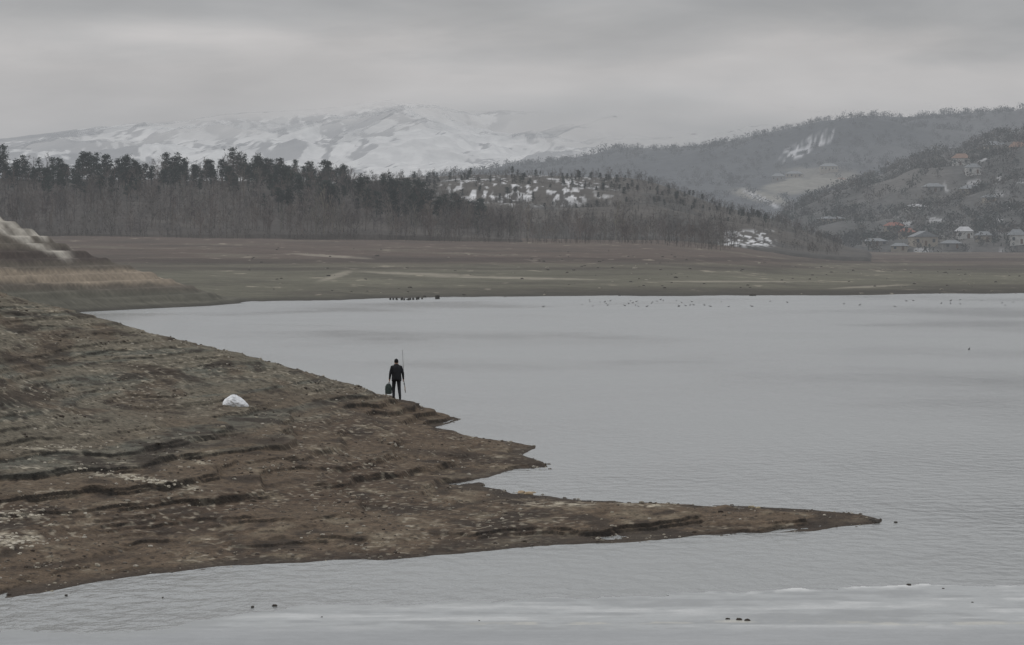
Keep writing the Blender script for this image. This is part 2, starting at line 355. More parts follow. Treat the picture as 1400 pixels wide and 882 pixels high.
mi=attr_mat('lake_ice',((1.5,.15),(8,.15)),rough=.3,bump=.012,bscale=1.5,spec=.5)
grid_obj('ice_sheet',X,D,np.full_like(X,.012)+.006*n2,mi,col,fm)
# ============================================================ VEGETATION
class TB:
    def __init__(s): s.V=[];s.F=[]
    def rib(s,p0,p1,w0,w1,rng):
        d=p1-p0;r=rng.normal(size=3);a=np.cross(d,r);a/=np.linalg.norm(a)+1e-9
        i=len(s.V);s.V+= [p0-a*w0,p0+a*w0,p1+a*w1,p1-a*w1];s.F.append((i,i+1,i+2,i+3))
    def pri(s,p0,p1,w0,w1):
        i=len(s.V)
        for p,w in((p0,w0),(p1,w1)):
            for q in range(4): s.V.append(p+np.array([math.cos(q*1.571),math.sin(q*1.571),0])*w)
        for q in range(4): s.F.append((i+q,i+(q+1)%4,i+4+(q+1)%4,i+4+q))
    def done(s): return np.array(s.V),np.array(s.F)
def unit(v): return v/(np.linalg.norm(v)+1e-9)
def bare(rng,h,spread=1.0,n1=9,n2=5,n3=4,tw=.045):
    t=TB();pts=[np.zeros(3)]
    for k in range(4): pts.append(np.array([rng.normal()*.12*(k+1)*h/12,rng.normal()*.12*(k+1)*h/12,h*.9*(k+1)/4]))
    w=h*.013
    for k in range(4): t.pri(pts[k],pts[k+1],w*(1-k*.22),w*(1-(k+1)*.22))
    for i in range(n1):
        f=.18+.8*(i+rng.random())/n1;q=f*4;k=min(int(q),3);p=pts[k]+(pts[k+1]-pts[k])*(q-k)
        a=rng.random()*6.28;el=.5+.7*rng.random()+ (.3 if f>.7 else 0)
        el=el if spread>.6 else 1.25
        d=np.array([math.cos(a)*math.cos(el),math.sin(a)*math.cos(el),math.sin(el)]);ln=h*(.42-.25*f)*(.7+.6*rng.random())*(.6 if spread<.6 else 1)
        m_=p+d*ln;t.rib(p,m_,w*.45,w*.15,rng)
        for j in range(n2):
            g_=.25+.75*rng.random();p2=p+(m_-p)*g_;d2=unit(d+rng.normal(size=3)*.55*spread+np.array([0,0,.25]));l2=ln*.45*(.6+.7*rng.random());e=p2+d2*l2
            t.rib(p2,e,w*.18,w*.09,rng)
            for q3 in range(n3):
                p3=p2+(e-p2)*(.3+.7*rng.random());d3=unit(d2+rng.normal(size=3)*.6*spread+np.array([0,0,.2]));t.rib(p3,p3+d3*l2*.6*(.5+rng.random()),tw,tw*.4,rng)
    return t.done()
def pine(rng,h,low=.45):
    t=TB();bend=rng.normal(size=2)*.03*h
    def tp(f): return np.array([bend[0]*f*f,bend[1]*f*f,h*f])
    for k in range(4): t.pri(tp(k/4),tp((k+1)/4),h*.018*(1-k*.2),h*.018*(.8-k*.2))
    nb=int(20+rng.random()*14)
    lop=rng.random()*6.28
    for i in range(nb):
        f=low+(1-low)*(i+rng.random())/nb;a=rng.random()*6.28;r=h*(.25*(1.10-f)**.5)*(.4+.8*rng.random())*(1+.35*math.cos(a-lop))
        p=tp(f);e=p+np.array([math.cos(a)*r,math.sin(a)*r,h*.03*rng.normal()+.02*h]);t.rib(p,e,h*.006,h*.003,rng)
        for c in range(2):
            cc=p+(e-p)*(.65+.4*c);s=h*(.035+.035*rng.random())
            for q in range(14):
                o=rng.normal(size=3)*np.array([1,1,.5])*s;d=unit(rng.normal(size=3))*h*.022;t.rib(cc+o-d,cc+o+d,h*.013,h*.008,rng)
    return t.done()
rg=np.random.default_rng(11)
BARE=[bare(rg,12,1.0) for _ in range(6)]
SHRUB=[bare(rg,5,1.3,7,4,3,.05) for _ in range(4)]
POP=[bare(rg,15,.45,16,5,3,.05) for _ in range(3)]
PINE=[pine(rg,11,.18+.35*rg.random()) for _ in range(9)]
def lowtree(rng,h,k=30):
    t=TB();t.pri(np.zeros(3),np.array([0,0,h*.7]),.18,.08)
    for i in range(k):
        o=rng.normal(size=3)*np.array([.26,.26,.20])*h+np.array([0,0,h*.5]);d=unit(rng.normal(size=3)+np.array([0,0,.8]))*h*.10;t.rib(o-d,o+d,h*.05,h*.025,rng)
    return t.done()
LOW=[lowtree(rg,8) for _ in range(5)]
def merge(name,var,pl,mat):
    Vs=[];Fs=[];Cs=[];off=0
    for (x,y,z,s,rot,vi,c) in pl:
        v,f=var[vi%len(var)];ca,sa=math.cos(rot),math.sin(rot)
        sxy=s*(.85+.3*random.random())
        q=np.c_[(v[:,0]*ca-v[:,1]*sa)*sxy+x,(v[:,0]*sa+v[:,1]*ca)*sxy+y,v[:,2]*s+z]
        Vs.append(q);Fs.append(f+off);off+=len(v);Cs.append(np.tile(np.array(c,np.float32),(len(v),1)))
    return mesh_np(name,np.concatenate(Vs),np.concatenate(Fs),mat,np.concatenate(Cs))
M_tr=attr_mat('tree_bark',((.2,.12),),rough=1,spec=.05)
M_nd=attr_mat('pine_needles',((.6,.3),),rough=1,spec=.05)
def scatter(nn,p0,p1,D0,D1,zf,smin,smax,cf,keep=None):
    out=[]
    for _ in range(nn):
        px=random.uniform(p0,p1);Dd=math.sqrt(random.uniform(D0*D0,D1*D1));z=float(zf(np.array(px),np.array(Dd)))
        if keep is not None and not keep(px,Dd,z): continue
        k=float(fbm(px*.02,Dd*.02,2,7))
        out.append((bx(px,Dd),Dd,z-.1,random.uniform(smin,smax)*(1+.5*k),random.random()*6.28,random.randrange(99),cf(px,Dd)))
    return out
def jit(c,a=.18):
    k=1+random.uniform(-a,a);return (c[0]*k*(1+random.uniform(-.06,.06)),c[1]*k,c[2]*k*(1+random.uniform(-.06,.06)))
def zAm(px,D): return np.maximum(zA(px,D),far_z(px,D))
def zBm(px,D): return np.maximum(zB(px,D),far_z(px,D))
brown=(.120,.100,.090);grey=(.15,.137,.127);dk=(.08,.073,.07)
pl=scatter(1350,-280,700,1490,1790,zAm,.34,.66,lambda p,d:jit(random.choice([brown,grey,brown,dk]),.25),lambda p,d,z:rowof(z,d)<324.5)
pl+=scatter(330,-280,1000,1480,1530,zAm,.22,.62,lambda p,d:jit(random.choice([brown,grey,grey]),.25))
pl+=scatter(420,500,1010,1600,1720,zBm,.25,.6,lambda p,d:jit(random.choice([brown,grey,dk])))
merge('bare_woodland',BARE,pl,M_tr)
def keepB(px,d,z):
    r=rowof(z,d)
    if 600<px<820 and 246<r<276: return random.random()<.45
    if 975<px<1065 and r>314: return random.random()<.25
    return True
pl=scatter(2300,450,1150,1700,2180,zB,.3,.7,lambda p,d:jit(random.choice([(.095,.085,.078),(.12,.108,.10),(.06,.06,.058)]),.25),keepB)
pl+=scatter(500,-250,1000,1475,1500,zAm,.2,.5,lambda p,d:jit((.075,.066,.06),.25))
merge('hillside_scrub',SHRUB,pl,M_tr)
pl=[];px=-280
while px<500:
    Dd=random.uniform(1690,1800);z=float(zA(np.array(px),np.array(Dd)))
    g_=float(perlin(px*.018,3.3,5))
    hpx=random.uniform(20,44)*(1+.35*g_)
    if px>360: hpx*=.8
    s=hpx*K*Dd/11+ .05
    pl.append((bx(px,Dd),Dd,z-.3,s,random.random()*6.28,random.randrange(99),jit((.034,.044,.038),.3)))
    px+=random.uniform(1.5,7) if g_>-.25 else random.uniform(6,18)
for _ in range(110):
    px=random.uniform(360,660);Dd=random.uniform(1560,1780);z=float(zAm(np.array(px),np.array(Dd)))
    pl.append((bx(px,Dd),Dd,z-.2,random.uniform(.4,.8),random.random()*6,random.randrange(99),jit((.036,.046,.04),.3)))
for _ in range(110):
    px=random.uniform(-200,380);Dd=random.uniform(1650,1790);z=float(zAm(np.array(px),np.array(Dd)))
    pl.append((bx(px,Dd),Dd,z-.2,random.uniform(.35,.65),random.random()*6,random.randrange(99),jit((.038,.048,.042),.3)))
for _ in range(150):
    px=random.uniform(560,1060);Dd=random.uniform(1900,2140);z=float(zB(np.array(px),np.array(Dd)))
    pl.append((bx(px,Dd),Dd,z-.2,random.uniform(.16,.36),random.random()*6,random.randrange(99),jit((.042,.05,.046),.3)))
merge('pine_grove',PINE,pl,M_nd)
for i,(px,hp) in enumerate([(420,66),(432,60),(443,72),(455,58),(468,50),(384,44),(570,46),(586,52),(604,44),(700,58),(710,66),(722,48),(842,52),(850,40),(905,34),(790,40),(640,44),(300,40),(70,48)]):
    Dd=1500+random.uniform(-6,14)+(90 if px>620 else 0);z=float(np.maximum(far_z(np.array(px),np.array(Dd)),zBm(np.array(px),np.array(Dd))))
    v,f=POP[i%3];s=hp*K*Dd/14.0
    me=mesh_np('poplar_tree',v*np.array([s*.9,s*.9,s]),f,M_tr,np.tile(np.array(jit((.19,.172,.15)),np.float32),(len(v),1)))
    me.location=(bx(px,Dd),Dd,z-.2);me.rotation_euler=(0,0,random.random()*6)
pl=scatter(3600,1010,1700,2480,3550,zC,.4,.85,lambda p,d:jit(random.choice([(.075,.076,.076),(.105,.098,.092),(.05,.058,.055)]),.25),lambda p,d,z: (perlin(bx(p,d)*.012,d*.006,74)<.25 or random.random()<.5))
merge('village_trees',LOW,pl,M_tr)
def keepD(px,d,z):
    r=rowof(z,d)
    if ((px-1105)/85)**2+((r-250)/20)**2<1: return random.random()<.1
    if ((px-1108)/30)**2+((r-198)/14)**2<1: return random.random()<.45
    return True
pl=scatter(7500,560,1650,4600,6550,zD,.5,.95,lambda p,d:jit(random.choice([(.065,.07,.077),(.08,.082,.086),(.052,.058,.063)]),.12),keepD)
merge('hill_forest',LOW,pl,M_tr)
# ============================================================ HOUSES
def box(V,F,c,s):
    i=len(V)
    for dz in(-1,1):
        for dx,dy in((-1,-1),(1,-1),(1,1),(-1,1)): V.append((c[0]+dx*s[0]/2,c[1]+dy*s[1]/2,c[2]+dz*s[2]/2))
    F+=[(i,i+3,i+2,i+1),(i+4,i+5,i+6,i+7)]+[(i+q,i+(q+1)%4,i+4+(q+1)%4,i+4+q) for q in range(4)]
def pyobj(name,V,F,mat,parent=None):
    me=bpy.data.meshes.new(name);me.from_pydata([tuple(v) for v in V],[],F);me.update();me.materials.append(mat);o=link(bpy.data.objects.new(name,me))
    if parent:o.parent=parent
    return o
wallm={'w':simple('plaster_white',(.44,.435,.42),.9,.6,.15),'b':simple('plaster_beige',(.28,.25,.21),.9,.6,.15),'g':simple('block_grey',(.19,.185,.18),.9,.6,.15)}
roofm={'r':simple('roof_red_tile',(.22,.095,.075),.85,1,.2),'g':simple('roof_grey_sheet',(.17,.18,.19),.7,1,.2),'s':simple('roof_snow_dusted',(.42,.42,.43),.9,.5,.15),'o':simple('roof_orange_tile',(.20,.13,.10),.85,1,.2)}
glass=simple('window_glass',(.05,.06,.07),.3,1,.1);doorm=simple('door_wood',(.12,.08,.06),.7,1,.2)
def find(zf,px,py,D0,D1):
    Ds=np.linspace(D0,D1,500);r=rowof(zf(np.full(500,float(px)),Ds),Ds);i=np.argmin(np.abs(r-py)+(np.arange(500)*.001));return Ds[i],float(zf(np.array(float(px)),np.array(Ds[i])))
def house(px,py,wpx,hpx,wc,rc,zf,D0,D1,rot=0,gable=False):
    Dd,z=find(zf,px,py,D0,D1);w=wpx*K*Dd;h=hpx*K*Dd;wall=h*.62;d=w*.8
    e=link(bpy.data.objects.new('house',None));e.location=(bx(px,Dd),Dd,z);e.rotation_euler=(0,0,rot)
    V=[];F=[];box(V,F,(0,0,wall/2-1.5),(w,d,wall+3));
    if gable:
        i=len(V);V+=[(-w/2,-d/2,wall),(w/2,-d/2,wall),(0,-d/2,h-.15),(-w/2,d/2,wall),(w/2,d/2,wall),(0,d/2,h-.15)];F+=[(i,i+1,i+2),(i+3,i+5,i+4)]
    pyobj('walls',V,F,wallm[wc],e)
    o=.45
    if gable: V=[(-w/2-o,-d/2-o,wall-.1),(0,-d/2-o,h),(w/2+o,-d/2-o,wall-.1),(-w/2-o,d/2+o,wall-.1),(0,d/2+o,h),(w/2+o,d/2+o,wall-.1)]
    else: V=[(-w/2-o,-d/2-o,wall-.1),(-w/4,0,h),(-w/2-o,d/2+o,wall-.1),(w/2+o,-d/2-o,wall-.1),(w/4,0,h),(w/2+o,d/2+o,wall-.1)]
    F=[(0,1,4,3),(1,2,5,4),(0,2,1),(3,4,5),(0,3,5,2)]
    pyobj('roof',V,F,roofm[rc],e)
    V=[];F=[];fl=2 if wall>4.5 else 1;nw=max(2,int(w/3))
    for a in range(fl):
        for q in range(nw): 
            if a==0 and q==nw//2: continue
            box(V,F,(-w/2+(q+.5)*w/nw,-d/2-.01,wall*(a+.55)/fl),(1.2,.12,min(1.5,wall/fl*.5)))
    pyobj('windows',V,F,glass,e)
    V=[];F=[];box(V,F,(-w/2+(nw//2+.5)*w/nw,-d/2-.01,1.05),(1.1,.14,2.1));pyobj('door',V,F,doorm,e)
    V=[];F=[];box(V,F,(w*.15,d*.1,h),(.7,.7,1.6));pyobj('chimney',V,F,wallm['g'],e)
for a in [(1314,226,24,16,'w','o'),(1330,238,20,14,'w','g'),(1328,266,30,13,'b','g'),(1276,262,26,12,'g','g'),(1252,288,26,9,'w','s'),(1137,303,34,7,'b','g'),
 (1222,316,26,12,'b','r'),(1240,326,22,14,'b','r'),(1262,336,34,20,'b','g',1),(1318,326,24,16,'w','s'),(1390,334,22,20,'w','g'),(1391,214,24,20,'b','o'),(1358,207,22,14,'b','g'),
 (1374,206,14,12,'w','g'),(1352,276,16,10,'b','g'),(1196,336,30,10,'g','g'),(1345,330,22,14,'b','g'),(1230,342,22,10,'b','g'),(1300,340,26,11,'g','g'),(1440,300,24,16,'w','r')]:
    house(a[0],a[1],a[2],a[3],a[4],a[5],zC,2460,3480,random.uniform(-.4,.4),len(a)>6)
for a in [(1064,247,16,10,'g','g'),(1086,243,22,9,'b','g'),(1133,234,24,10,'b','g'),(1150,250,14,7,'b','o')]:
    house(a[0],a[1],a[2],a[3],a[4],a[5],zD,4400,6300,random.uniform(-.3,.3))
Dd,z=find(zC,1083,308,2460,3400);tb=TB()
hh=34*K*Dd
for sx_ in(-1,1):
    for sy_ in(-1,1): tb.pri(np.array([sx_*1.6,sy_*1.6,-1]),np.array([sx_*.3,sy_*.3,hh]),.16,.12)
for k in range(7):
    a=k/7;w0=1.6-1.3*a;w1=1.6-1.3*(a+1/7)
    for s in(-1,1): tb.pri(np.array([s*w0,-w0,hh*a]),np.array([-s*w1,-w1,hh*(a+1/7)]),.09,.09)
for q in(.7,.82,.94): tb.pri(np.array([-3.2*(1.2-q*.5),0,hh*q]),np.array([3.2*(1.2-q*.5),0,hh*q+.05]),.14,.14)
v,f=tb.done();o=pyobj('power_pylon',v,[tuple(int(i) for i in q) for q in f],simple('galvanised_steel',(.22,.22,.23),.6,1,.1));o.location=(bx(1083,Dd),Dd,z)
# ============================================================ STONES
def rockmesh(seed):
    r=np.random.default_rng(seed);g3=[(x,y,z) for x in(-1,0,1) for y in(-1,0,1) for z in(-1,0,1) if (x,y,z)!=(0,0,0)]
    idx={p:i for i,p in enumerate(g3)};V=np.array(g3,float);V/=np.linalg.norm(V,axis=1)[:,None]**.75;V*=(1+r.normal(size=(26,1))*.16);V*=np.array([1,.85,.6])
    F=[]
    for ax in range(3):
        for s in(-1,1):
            o=[a for a in range(3) if a!=ax]
            for i in(-1,0):
                for j in(-1,0):
                    q=[]
                    for di,dj in((0,0),(1,0),(1,1),(0,1)):
                        p=[0,0,0];p[ax]=s;p[o[0]]=i+di;p[o[1]]=j+dj;q.append(idx[tuple(p)])
                    F.append(q)
    return V,np.array(F)
ROCK=[rockmesh(i) for i in range(8)]
def stones(name,pts,mat):
    X=np.array([p[0] for p in pts]);Y=np.array([p[1] for p in pts]);Zz=near_z(X,Y);pl=[]
    for i,p in enumerate(pts):
        if Zz[i]<-.04: continue
        pl.append((p[0],p[1],Zz[i]+p[2]*.15,p[2],random.random()*6.28,random.randrange(8),p[3]))
    merge(name,ROCK,pl,mat)
rc=lambda:random.choice([(.28,.25,.20),(.20,.18,.15),(.36,.33,.28),(.12,.105,.09),(.10,.085,.07),(.06,.05,.042)])
pts=[]
while len(pts)<12000:
    px=random.uniform(-300,1200);Dd=random.uniform(118,270);x=bx(px,Dd)
    if fbm(np.array(x*.3),np.array(Dd*.08),2,21)+random.uniform(-.35,.35)<0: continue
    pts.append((x,Dd,.012+.05*random.random()**4+ (.04 if random.random()<.02 else 0),rc()))
def cluster(px,py,rx,ry,nn,s0,s1,c=None,tilt=0):
    for _ in range(nn):
        a=random.gauss(0,.5)*rx;qx=px+a;qy=py+random.gauss(0,.5)*ry+tilt*a
        Ds=np.linspace(110,262,400);r=rowof(near_z(bx(qx,Ds),Ds),Ds);i=int(np.argmin(np.abs(r-qy)));pts.append((bx(qx,Ds[i]),Ds[i],random.uniform(s0,s1),c or rc()))
pc=(.46,.42,.35)
for a in [(190,655,110,5,70,.02,.07,pc,.17),(20,740,50,12,60,.02,.07,pc),(15,705,45,8,40,.02,.06,pc),(80,612,60,4,30,.02,.05,pc),(490,527,14,4,10,.05,.12),(300,500,120,15,50,.02,.08),
 (727,674,10,3,8,.06,.14,(.35,.27,.18)),(1050,692,60,5,14,.03,.1,(.34,.29,.2)),(1198,713,10,2,6,.05,.1,(.10,.09,.08)),(730,613,12,2,6,.04,.08),(540,606,25,5,14,.03,.09),(380,640,60,14,30,.02,.06),
 (740,640,30,4,14,.03,.07),(200,465,120,8,40,.03,.08),(60,775,80,8,30,.02,.05),(575,552,8,1,4,.04,.08),(600,668,60,6,20,.02,.06),(900,735,150,4,20,.02,.05)]:
    cluster(*a)
stones('shore_stones',pts,attr_mat('stone',((6,.2),),bump=.01,bscale=20))
pl=[]
for px,py,s in [(375,829,.05),(345,831,.04),(222,818,.02),(1243,801,.05),(1225,715,.04),(1330,825,.025),(90,815,.04),(440,845,.02),(995,848,.05),(1010,849,.07),(1022,850,.06),(655,850,.02),(1290,806,.03)]:
    Dd=H/((py-Y0)*K);pl.append((bx(px,Dd),Dd,.015,s,random.random()*6,random.randrange(8),(.06,.052,.045)))
merge('ice_debris',ROCK,pl,attr_mat('debris',((6,.2),)))
pl=[]
for _ in range(240):
    px=random.uniform(330,1650);sd=H/((np.interp(px,fx,fy)-Y0)*K);Dd=sd+random.uniform(-10,500)
    z=float(far_z(np.array(px),np.array(Dd)))
    if z<-.1: continue
    pl.append((bx(px,Dd),Dd,z,random.uniform(.1,.35)*(1 if random.random()<.9 else 1.8),random.random()*6,random.randrange(8),random.choice([(.07,.063,.056),(.07,.065,.06),(.26,.24,.20)])))
merge('lakebed_boulders',ROCK,pl,attr_mat('boulder',((2,.2),)))
tb=TB()
for _ in range(22):
    px=random.uniform(533,580);Dd=random.uniform(770,790);tb.pri(np.array([bx(px,Dd),Dd,-.5]),np.array([bx(px,Dd)+random.gauss(0,.05),Dd,random.uniform(.1,.35)]),.16,.12)
px,Dd=598,790;tb.pri(np.array([bx(px,Dd),Dd,-.5]),np.array([bx(px,Dd),Dd,.5]),.35,.3)
v,f=tb.done();mesh_np('wooden_stumps',v,f,simple('wet_wood',(.05,.045,.04),.8,2,.2))
def duck():
    V=[];F=[]
    secs=[(-.24,.10,.015),(-.16,.10,.07),(-.02,.09,.10),(.1,.10,.085),(.17,.15,.045),(.19,.22,.035),(.21,.27,.05),(.27,.265,.03),(.33,.25,.012)]
    for i,(x,z,r) in enumerate(secs):
        for q in range(8):
            a=q*math.pi/4;V.append((x,math.cos(a)*r,z-.03+math.sin(a)*r))
    for i in range(len(secs)-1):
        for q in range(8): F.append((i*8+q,i*8+(q+1)%8,i*8+8+(q+1)%8,i*8+8+q))
    return np.array(V),np.array(F)
DU=[duck()];pl=[]
for _ in range(55):
    px=random.gauss(870,90) if random.random()<.6 else random.uniform(1150,1420);py=random.uniform(410,420);Dd=H/((py-Y0)*K)
    pl.append((bx(px,Dd),Dd,-.02,random.uniform(.5,.8),random.random()*6.28,0,(.08,.08,.08)))
pl.append((bx(1325,H/((478-Y0)*K)),H/((478-Y0)*K),0,.55,1,0,(.03,.03,.03)))
merge('duck_flock',DU,pl,attr_mat('duck_feathers',((20,.2),)))
# ============================================================ SACK
def solve_near(px,py,D0=120,D1=255):
    Ds=np.linspace(D0,D1,800);r=rowof(near_z(bx(px,Ds),Ds),Ds);i=int(np.argmin(np.abs(r-py)));return bx(px,Ds[i]),Ds[i],float(near_z(np.array(bx(px,Ds[i])),np.array(Ds[i])))
sxp,syp,szp=solve_near(322,556)
nu,nv=96,60;th=np.linspace(0,2*np.pi,nu,endpoint=False);ph=np.linspace(.02,np.pi-.02,nv);TH,PH=np.meshgrid(th,ph)
r=1+.22*fbm(np.cos(TH)*1.9+5,PH*1.7+np.sin(TH)*1.9,4,101)+.16*ridged(np.cos(TH)*2.2+3,PH*2.0+np.sin(TH)*2.2,4,102)
xs=np.sin(PH)*np.cos(TH)*r*.42;ys=np.sin(PH)*np.sin(TH)*r*.32;zs=np.cos(PH)*r*.26
zs=zs+.06*np.exp(-((xs+.12)/.14)**2)-.14*sst(.02,.45,xs)*.8;zs=np.maximum(zs,-.1)
tp_=sst(.3,.48,xs);ys=ys*(1-.5*tp_)
V=np.stack([xs,ys,zs+.1],-1).reshape(-1,3);F=[]
for i in range(nv-1):
    for j in range(nu): F.append((i*nu+j,i*nu+(j+1)%nu,(i+1)*nu+(j+1)%nu,(i+1)*nu+j))
o=mesh_np('white_sack',V,F,simple('woven_plastic',(.72,.73,.75),.6,7,.16,.05),smooth=True);o.location=(sxp,syp,szp+.0)
# ============================================================ MAN
mx,my,_=solve_near(542,546,225,246)
my=min(my,241);mx=bx(542,my);mz=float(near_z(np.array(mx),np.array(my)))
man=link(bpy.data.objects.new('walking_man',None))
jac=simple('jacket_black',(.018,.019,.022),.85,12,.3,.01);trou=simple('trousers_dark',(.022,.023,.027),.9,12,.3);shoe=simple('boots_black',(.012,.012,.012),.6,10,.2)
skin=simple('skin',(.36,.22,.16),.6,20,.1);capm=simple('knit_cap',(.012,.012,.014),.95,60,.3);hair=simple('hair',(.03,.025,.02),.8,50,.3);eyem=simple('eye',(.5,.5,.5),.3,5,.05)
def skinned(name,verts,edges,rad,root=0,sub=2):
    me=bpy.data.meshes.new(name);me.from_pydata(verts,edges,[]);o=link(bpy.data.objects.new(name,me))
    md=o.modifiers.new('s','SKIN');md.use_smooth_shade=True
    for i,rr_ in enumerate(rad):
        sv=me.skin_vertices[0].data[i];sv.radius=rr_ if isinstance(rr_,tuple) else (rr_,rr_);sv.use_root=(i==root)
    s=o.modifiers.new('u','SUBSURF');s.levels=sub;s.render_levels=sub
    dg=bpy.context.evaluated_depsgraph_get();ev=o.evaluated_get(dg);nm=bpy.data.meshes.new_from_object(ev)
    o.modifiers.clear();o.data=nm;nm.name=name
    for p in nm.polygons:p.use_smooth=True
    return o
BV=[(0,0,.93),(0,.0,1.08),(0,.01,1.27),(0,.02,1.40),(0,.035,1.49),(0,.055,1.57),(0,.07,1.66),
 (-.19,.02,1.395),(-.265,-.02,1.12),(-.29,.04,.87),(-.295,.06,.80),
 (.19,.02,1.395),(.27,-.03,1.13),(.30,.08,.90),(.305,.11,.835),
 (-.095,0,.88),(-.115,.11,.50),(-.115,.02,.10),(-.125,.10,.045),(-.135,.19,.04),
 (.095,0,.88),(.115,.0,.50),(.135,-.17,.13),(.14,-.10,.05),(.15,-.01,.035)]
BE=[(0,1),(1,2),(2,3),(3,4),(4,5),(5,6),(3,7),(7,8),(8,9),(9,10),(3,11),(11,12),(12,13),(13,14),(0,15),(15,16),(16,17),(17,18),(18,19),(0,20),(20,21),(21,22),(22,23),(23,24)]
BR=[(.16,.13),(.17,.13),(.19,.14),(.15,.12),(.062,.062),(.085,.095),(.08,.09),.078,.062,.042,(.038,.02),.078,.062,.042,(.038,.02),.105,.078,.058,.045,.038,.105,.078,.058,.045,.038]
body=skinned('body',BV,BE,BR)
for m_ in (jac,trou,shoe,skin):body.data.materials.append(m_)
for p in body.data.polygons:
    c=p.center
    if c.z>1.50 : k=3
    elif abs(c.x)>.22 and c.z<.885: k=3
    elif c.z>.86: k=0
    elif c.z>.13: k=1
    else:k=2
    p.material_index=k
body.parent=man
rings=[(.80,.205,.165,.01),(.90,.215,.17,.0),(1.05,.20,.155,.0),(1.2,.21,.155,.01),(1.33,.225,.15,.015),(1.42,.19,.125,.02),(1.475,.11,.095,.03),(1.53,.085,.085,.04)]
V=[];F=[];q_=28
for z,a,b_,yo in rings:
    for i in range(q_):
        t_=i/q_*2*math.pi;w_=1+.03*math.sin(t_*5+z*9);V.append((math.cos(t_)*a*w_,yo+math.sin(t_)*b_*w_,z+.012*math.sin(t_*3)))
for i in range(len(rings)-1):
    for j in range(q_): F.append((i*q_+j,i*q_+(j+1)%q_,(i+1)*q_+(j+1)%q_,(i+1)*q_+j))
j=pyobj('jacket',V,F,jac,man)
for p in j.data.polygons:p.use_smooth=True
md=j.modifiers.new('t','SOLIDIFY');md.thickness=.012
def ell(name,c,s,mat,zmin=-2,par=man,nu=20,nv=12):
    V=[];F=[]
    for i in range(nv+1):
        p=math.pi*i/nv
        for q in range(nu):
            t_=q/nu*2*math.pi;V.append((c[0]+s[0]*math.sin(p)*math.cos(t_),c[1]+s[1]*math.sin(p)*math.sin(t_),c[2]+s[2]*max(math.cos(p),zmin)))
    for i in range(nv):
        for q in range(nu):F.append((i*nu+q,i*nu+(q+1)%nu,(i+1)*nu+(q+1)%nu,(i+1)*nu+q))
    o=pyobj(name,V,F,mat,par)
    for p in o.data.polygons:p.use_smooth=True
    return o
ell('head',(0,.07,1.62),(.078,.098,.118),skin)
ell('knit_cap',(0,.06,1.64),(.09,.108,.115),capm,-.25)
ell('hair_back',(0,.045,1.60),(.08,.08,.08),hair)
for s in(-1,1):
    ell('ear',(s*.082,.06,1.61),(.014,.024,.032),skin);ell('eye',(s*.032,.158,1.625),(.013,.01,.009),eyem)
ell('nose',(0,.172,1.60),(.014,.022,.026),skin);ell('mouth',(0,.158,1.565),(.026,.008,.006),simple('lips',(.28,.13,.11),.6,9,.1))
for s,px_,py_,pz_ in((-1,-.295,.06,.80),(1,.305,.11,.835)):
    for k in range(4):
        yy=py_-.03+.02*k;ln=[.028,.032,.031,.024][k]
        f_=skinned('finger_%d'%(k+1),[(px_,yy,pz_+.01),(px_+s*.012,yy,pz_-ln),(px_-s*.004,yy,pz_-ln*1.9),(px_-s*.022,yy,pz_-ln*1.5)],[(0,1),(1,2),(2,3)],[.010,.009,.0085,.007],0,1)
        f_.data.materials.append(skin);f_.parent=man
    f_=skinned('thumb',[(px_,py_+.03,pz_+.035),(px_-s*.015,py_+.055,pz_+.005),(px_-s*.026,py_+.045,pz_-.028)],[(0,1),(1,2)],[.012,.010,.008],0,1);f_.data.materials.append(skin);f_.parent=man
rings=[(.70,.03,.03),(.66,.09,.05),(.58,.125,.075),(.45,.145,.09),(.33,.15,.095),(.27,.135,.085),(.25,.08,.05)]
V=[];F=[];q_=24
for z,a,b_ in rings:
    for i in range(q_):
        t_=i/q_*2*math.pi;w_=1+.08*math.sin(t_*4+z*14)+.04*math.sin(t_*9+z*30);V.append((-.335+math.cos(t_)*a*w_,.05+math.sin(t_)*b_*w_,z))
for i in range(len(rings)-1):
    for jj in range(q_): F.append((i*q_+jj,i*q_+(jj+1)%q_,(i+1)*q_+(jj+1)%q_,(i+1)*q_+jj))
F.append(tuple(range(q_-1,-1,-1)));F.append(tuple((len(rings)-1)*q_+i for i in range(q_)))
bag=link(bpy.data.objects.new('carrier_bag',None))
pyobj('bag_body',V,F,simple('bag_plastic',(.035,.05,.045),.5,14,.5,.02),bag)
hd=skinned('handles',[(-.38,.05,.66),(-.315,.05,.765),(-.25,.05,.66)],[(0,1),(1,2)],[.01,.009,.01],0,1);hd.data.materials.append(capm);hd.parent=bag
rod=link(bpy.data.objects.new('fishing_rod',None))
r1=TB();r1.pri(np.array([.40,.09,.30]),np.array([.325,.10,.82]),.014,.013);r1.pri(np.array([.325,.10,.82]),np.array([.27,.12,2.12]),.012,.007)
v,f=r1.done();pyobj('rod_blank',v,[tuple(int(i) for i in q) for q in f],simple('rod_carbon',(.10,.09,.09),.5,5,.1),rod)
ell('reel',(.345,.14,.68),(.03,.035,.04),simple('reel_metal',(.2,.2,.2),.4,5,.1),-2,rod)
ell('cork_grip',(.372,.095,.48),(.018,.018,.12),simple('cork',(.35,.22,.13),.9,30,.2),-2,rod)
for o in(man,bag,rod): o.location=(mx,my,mz-.01);o.rotation_euler=(0,0,.12)
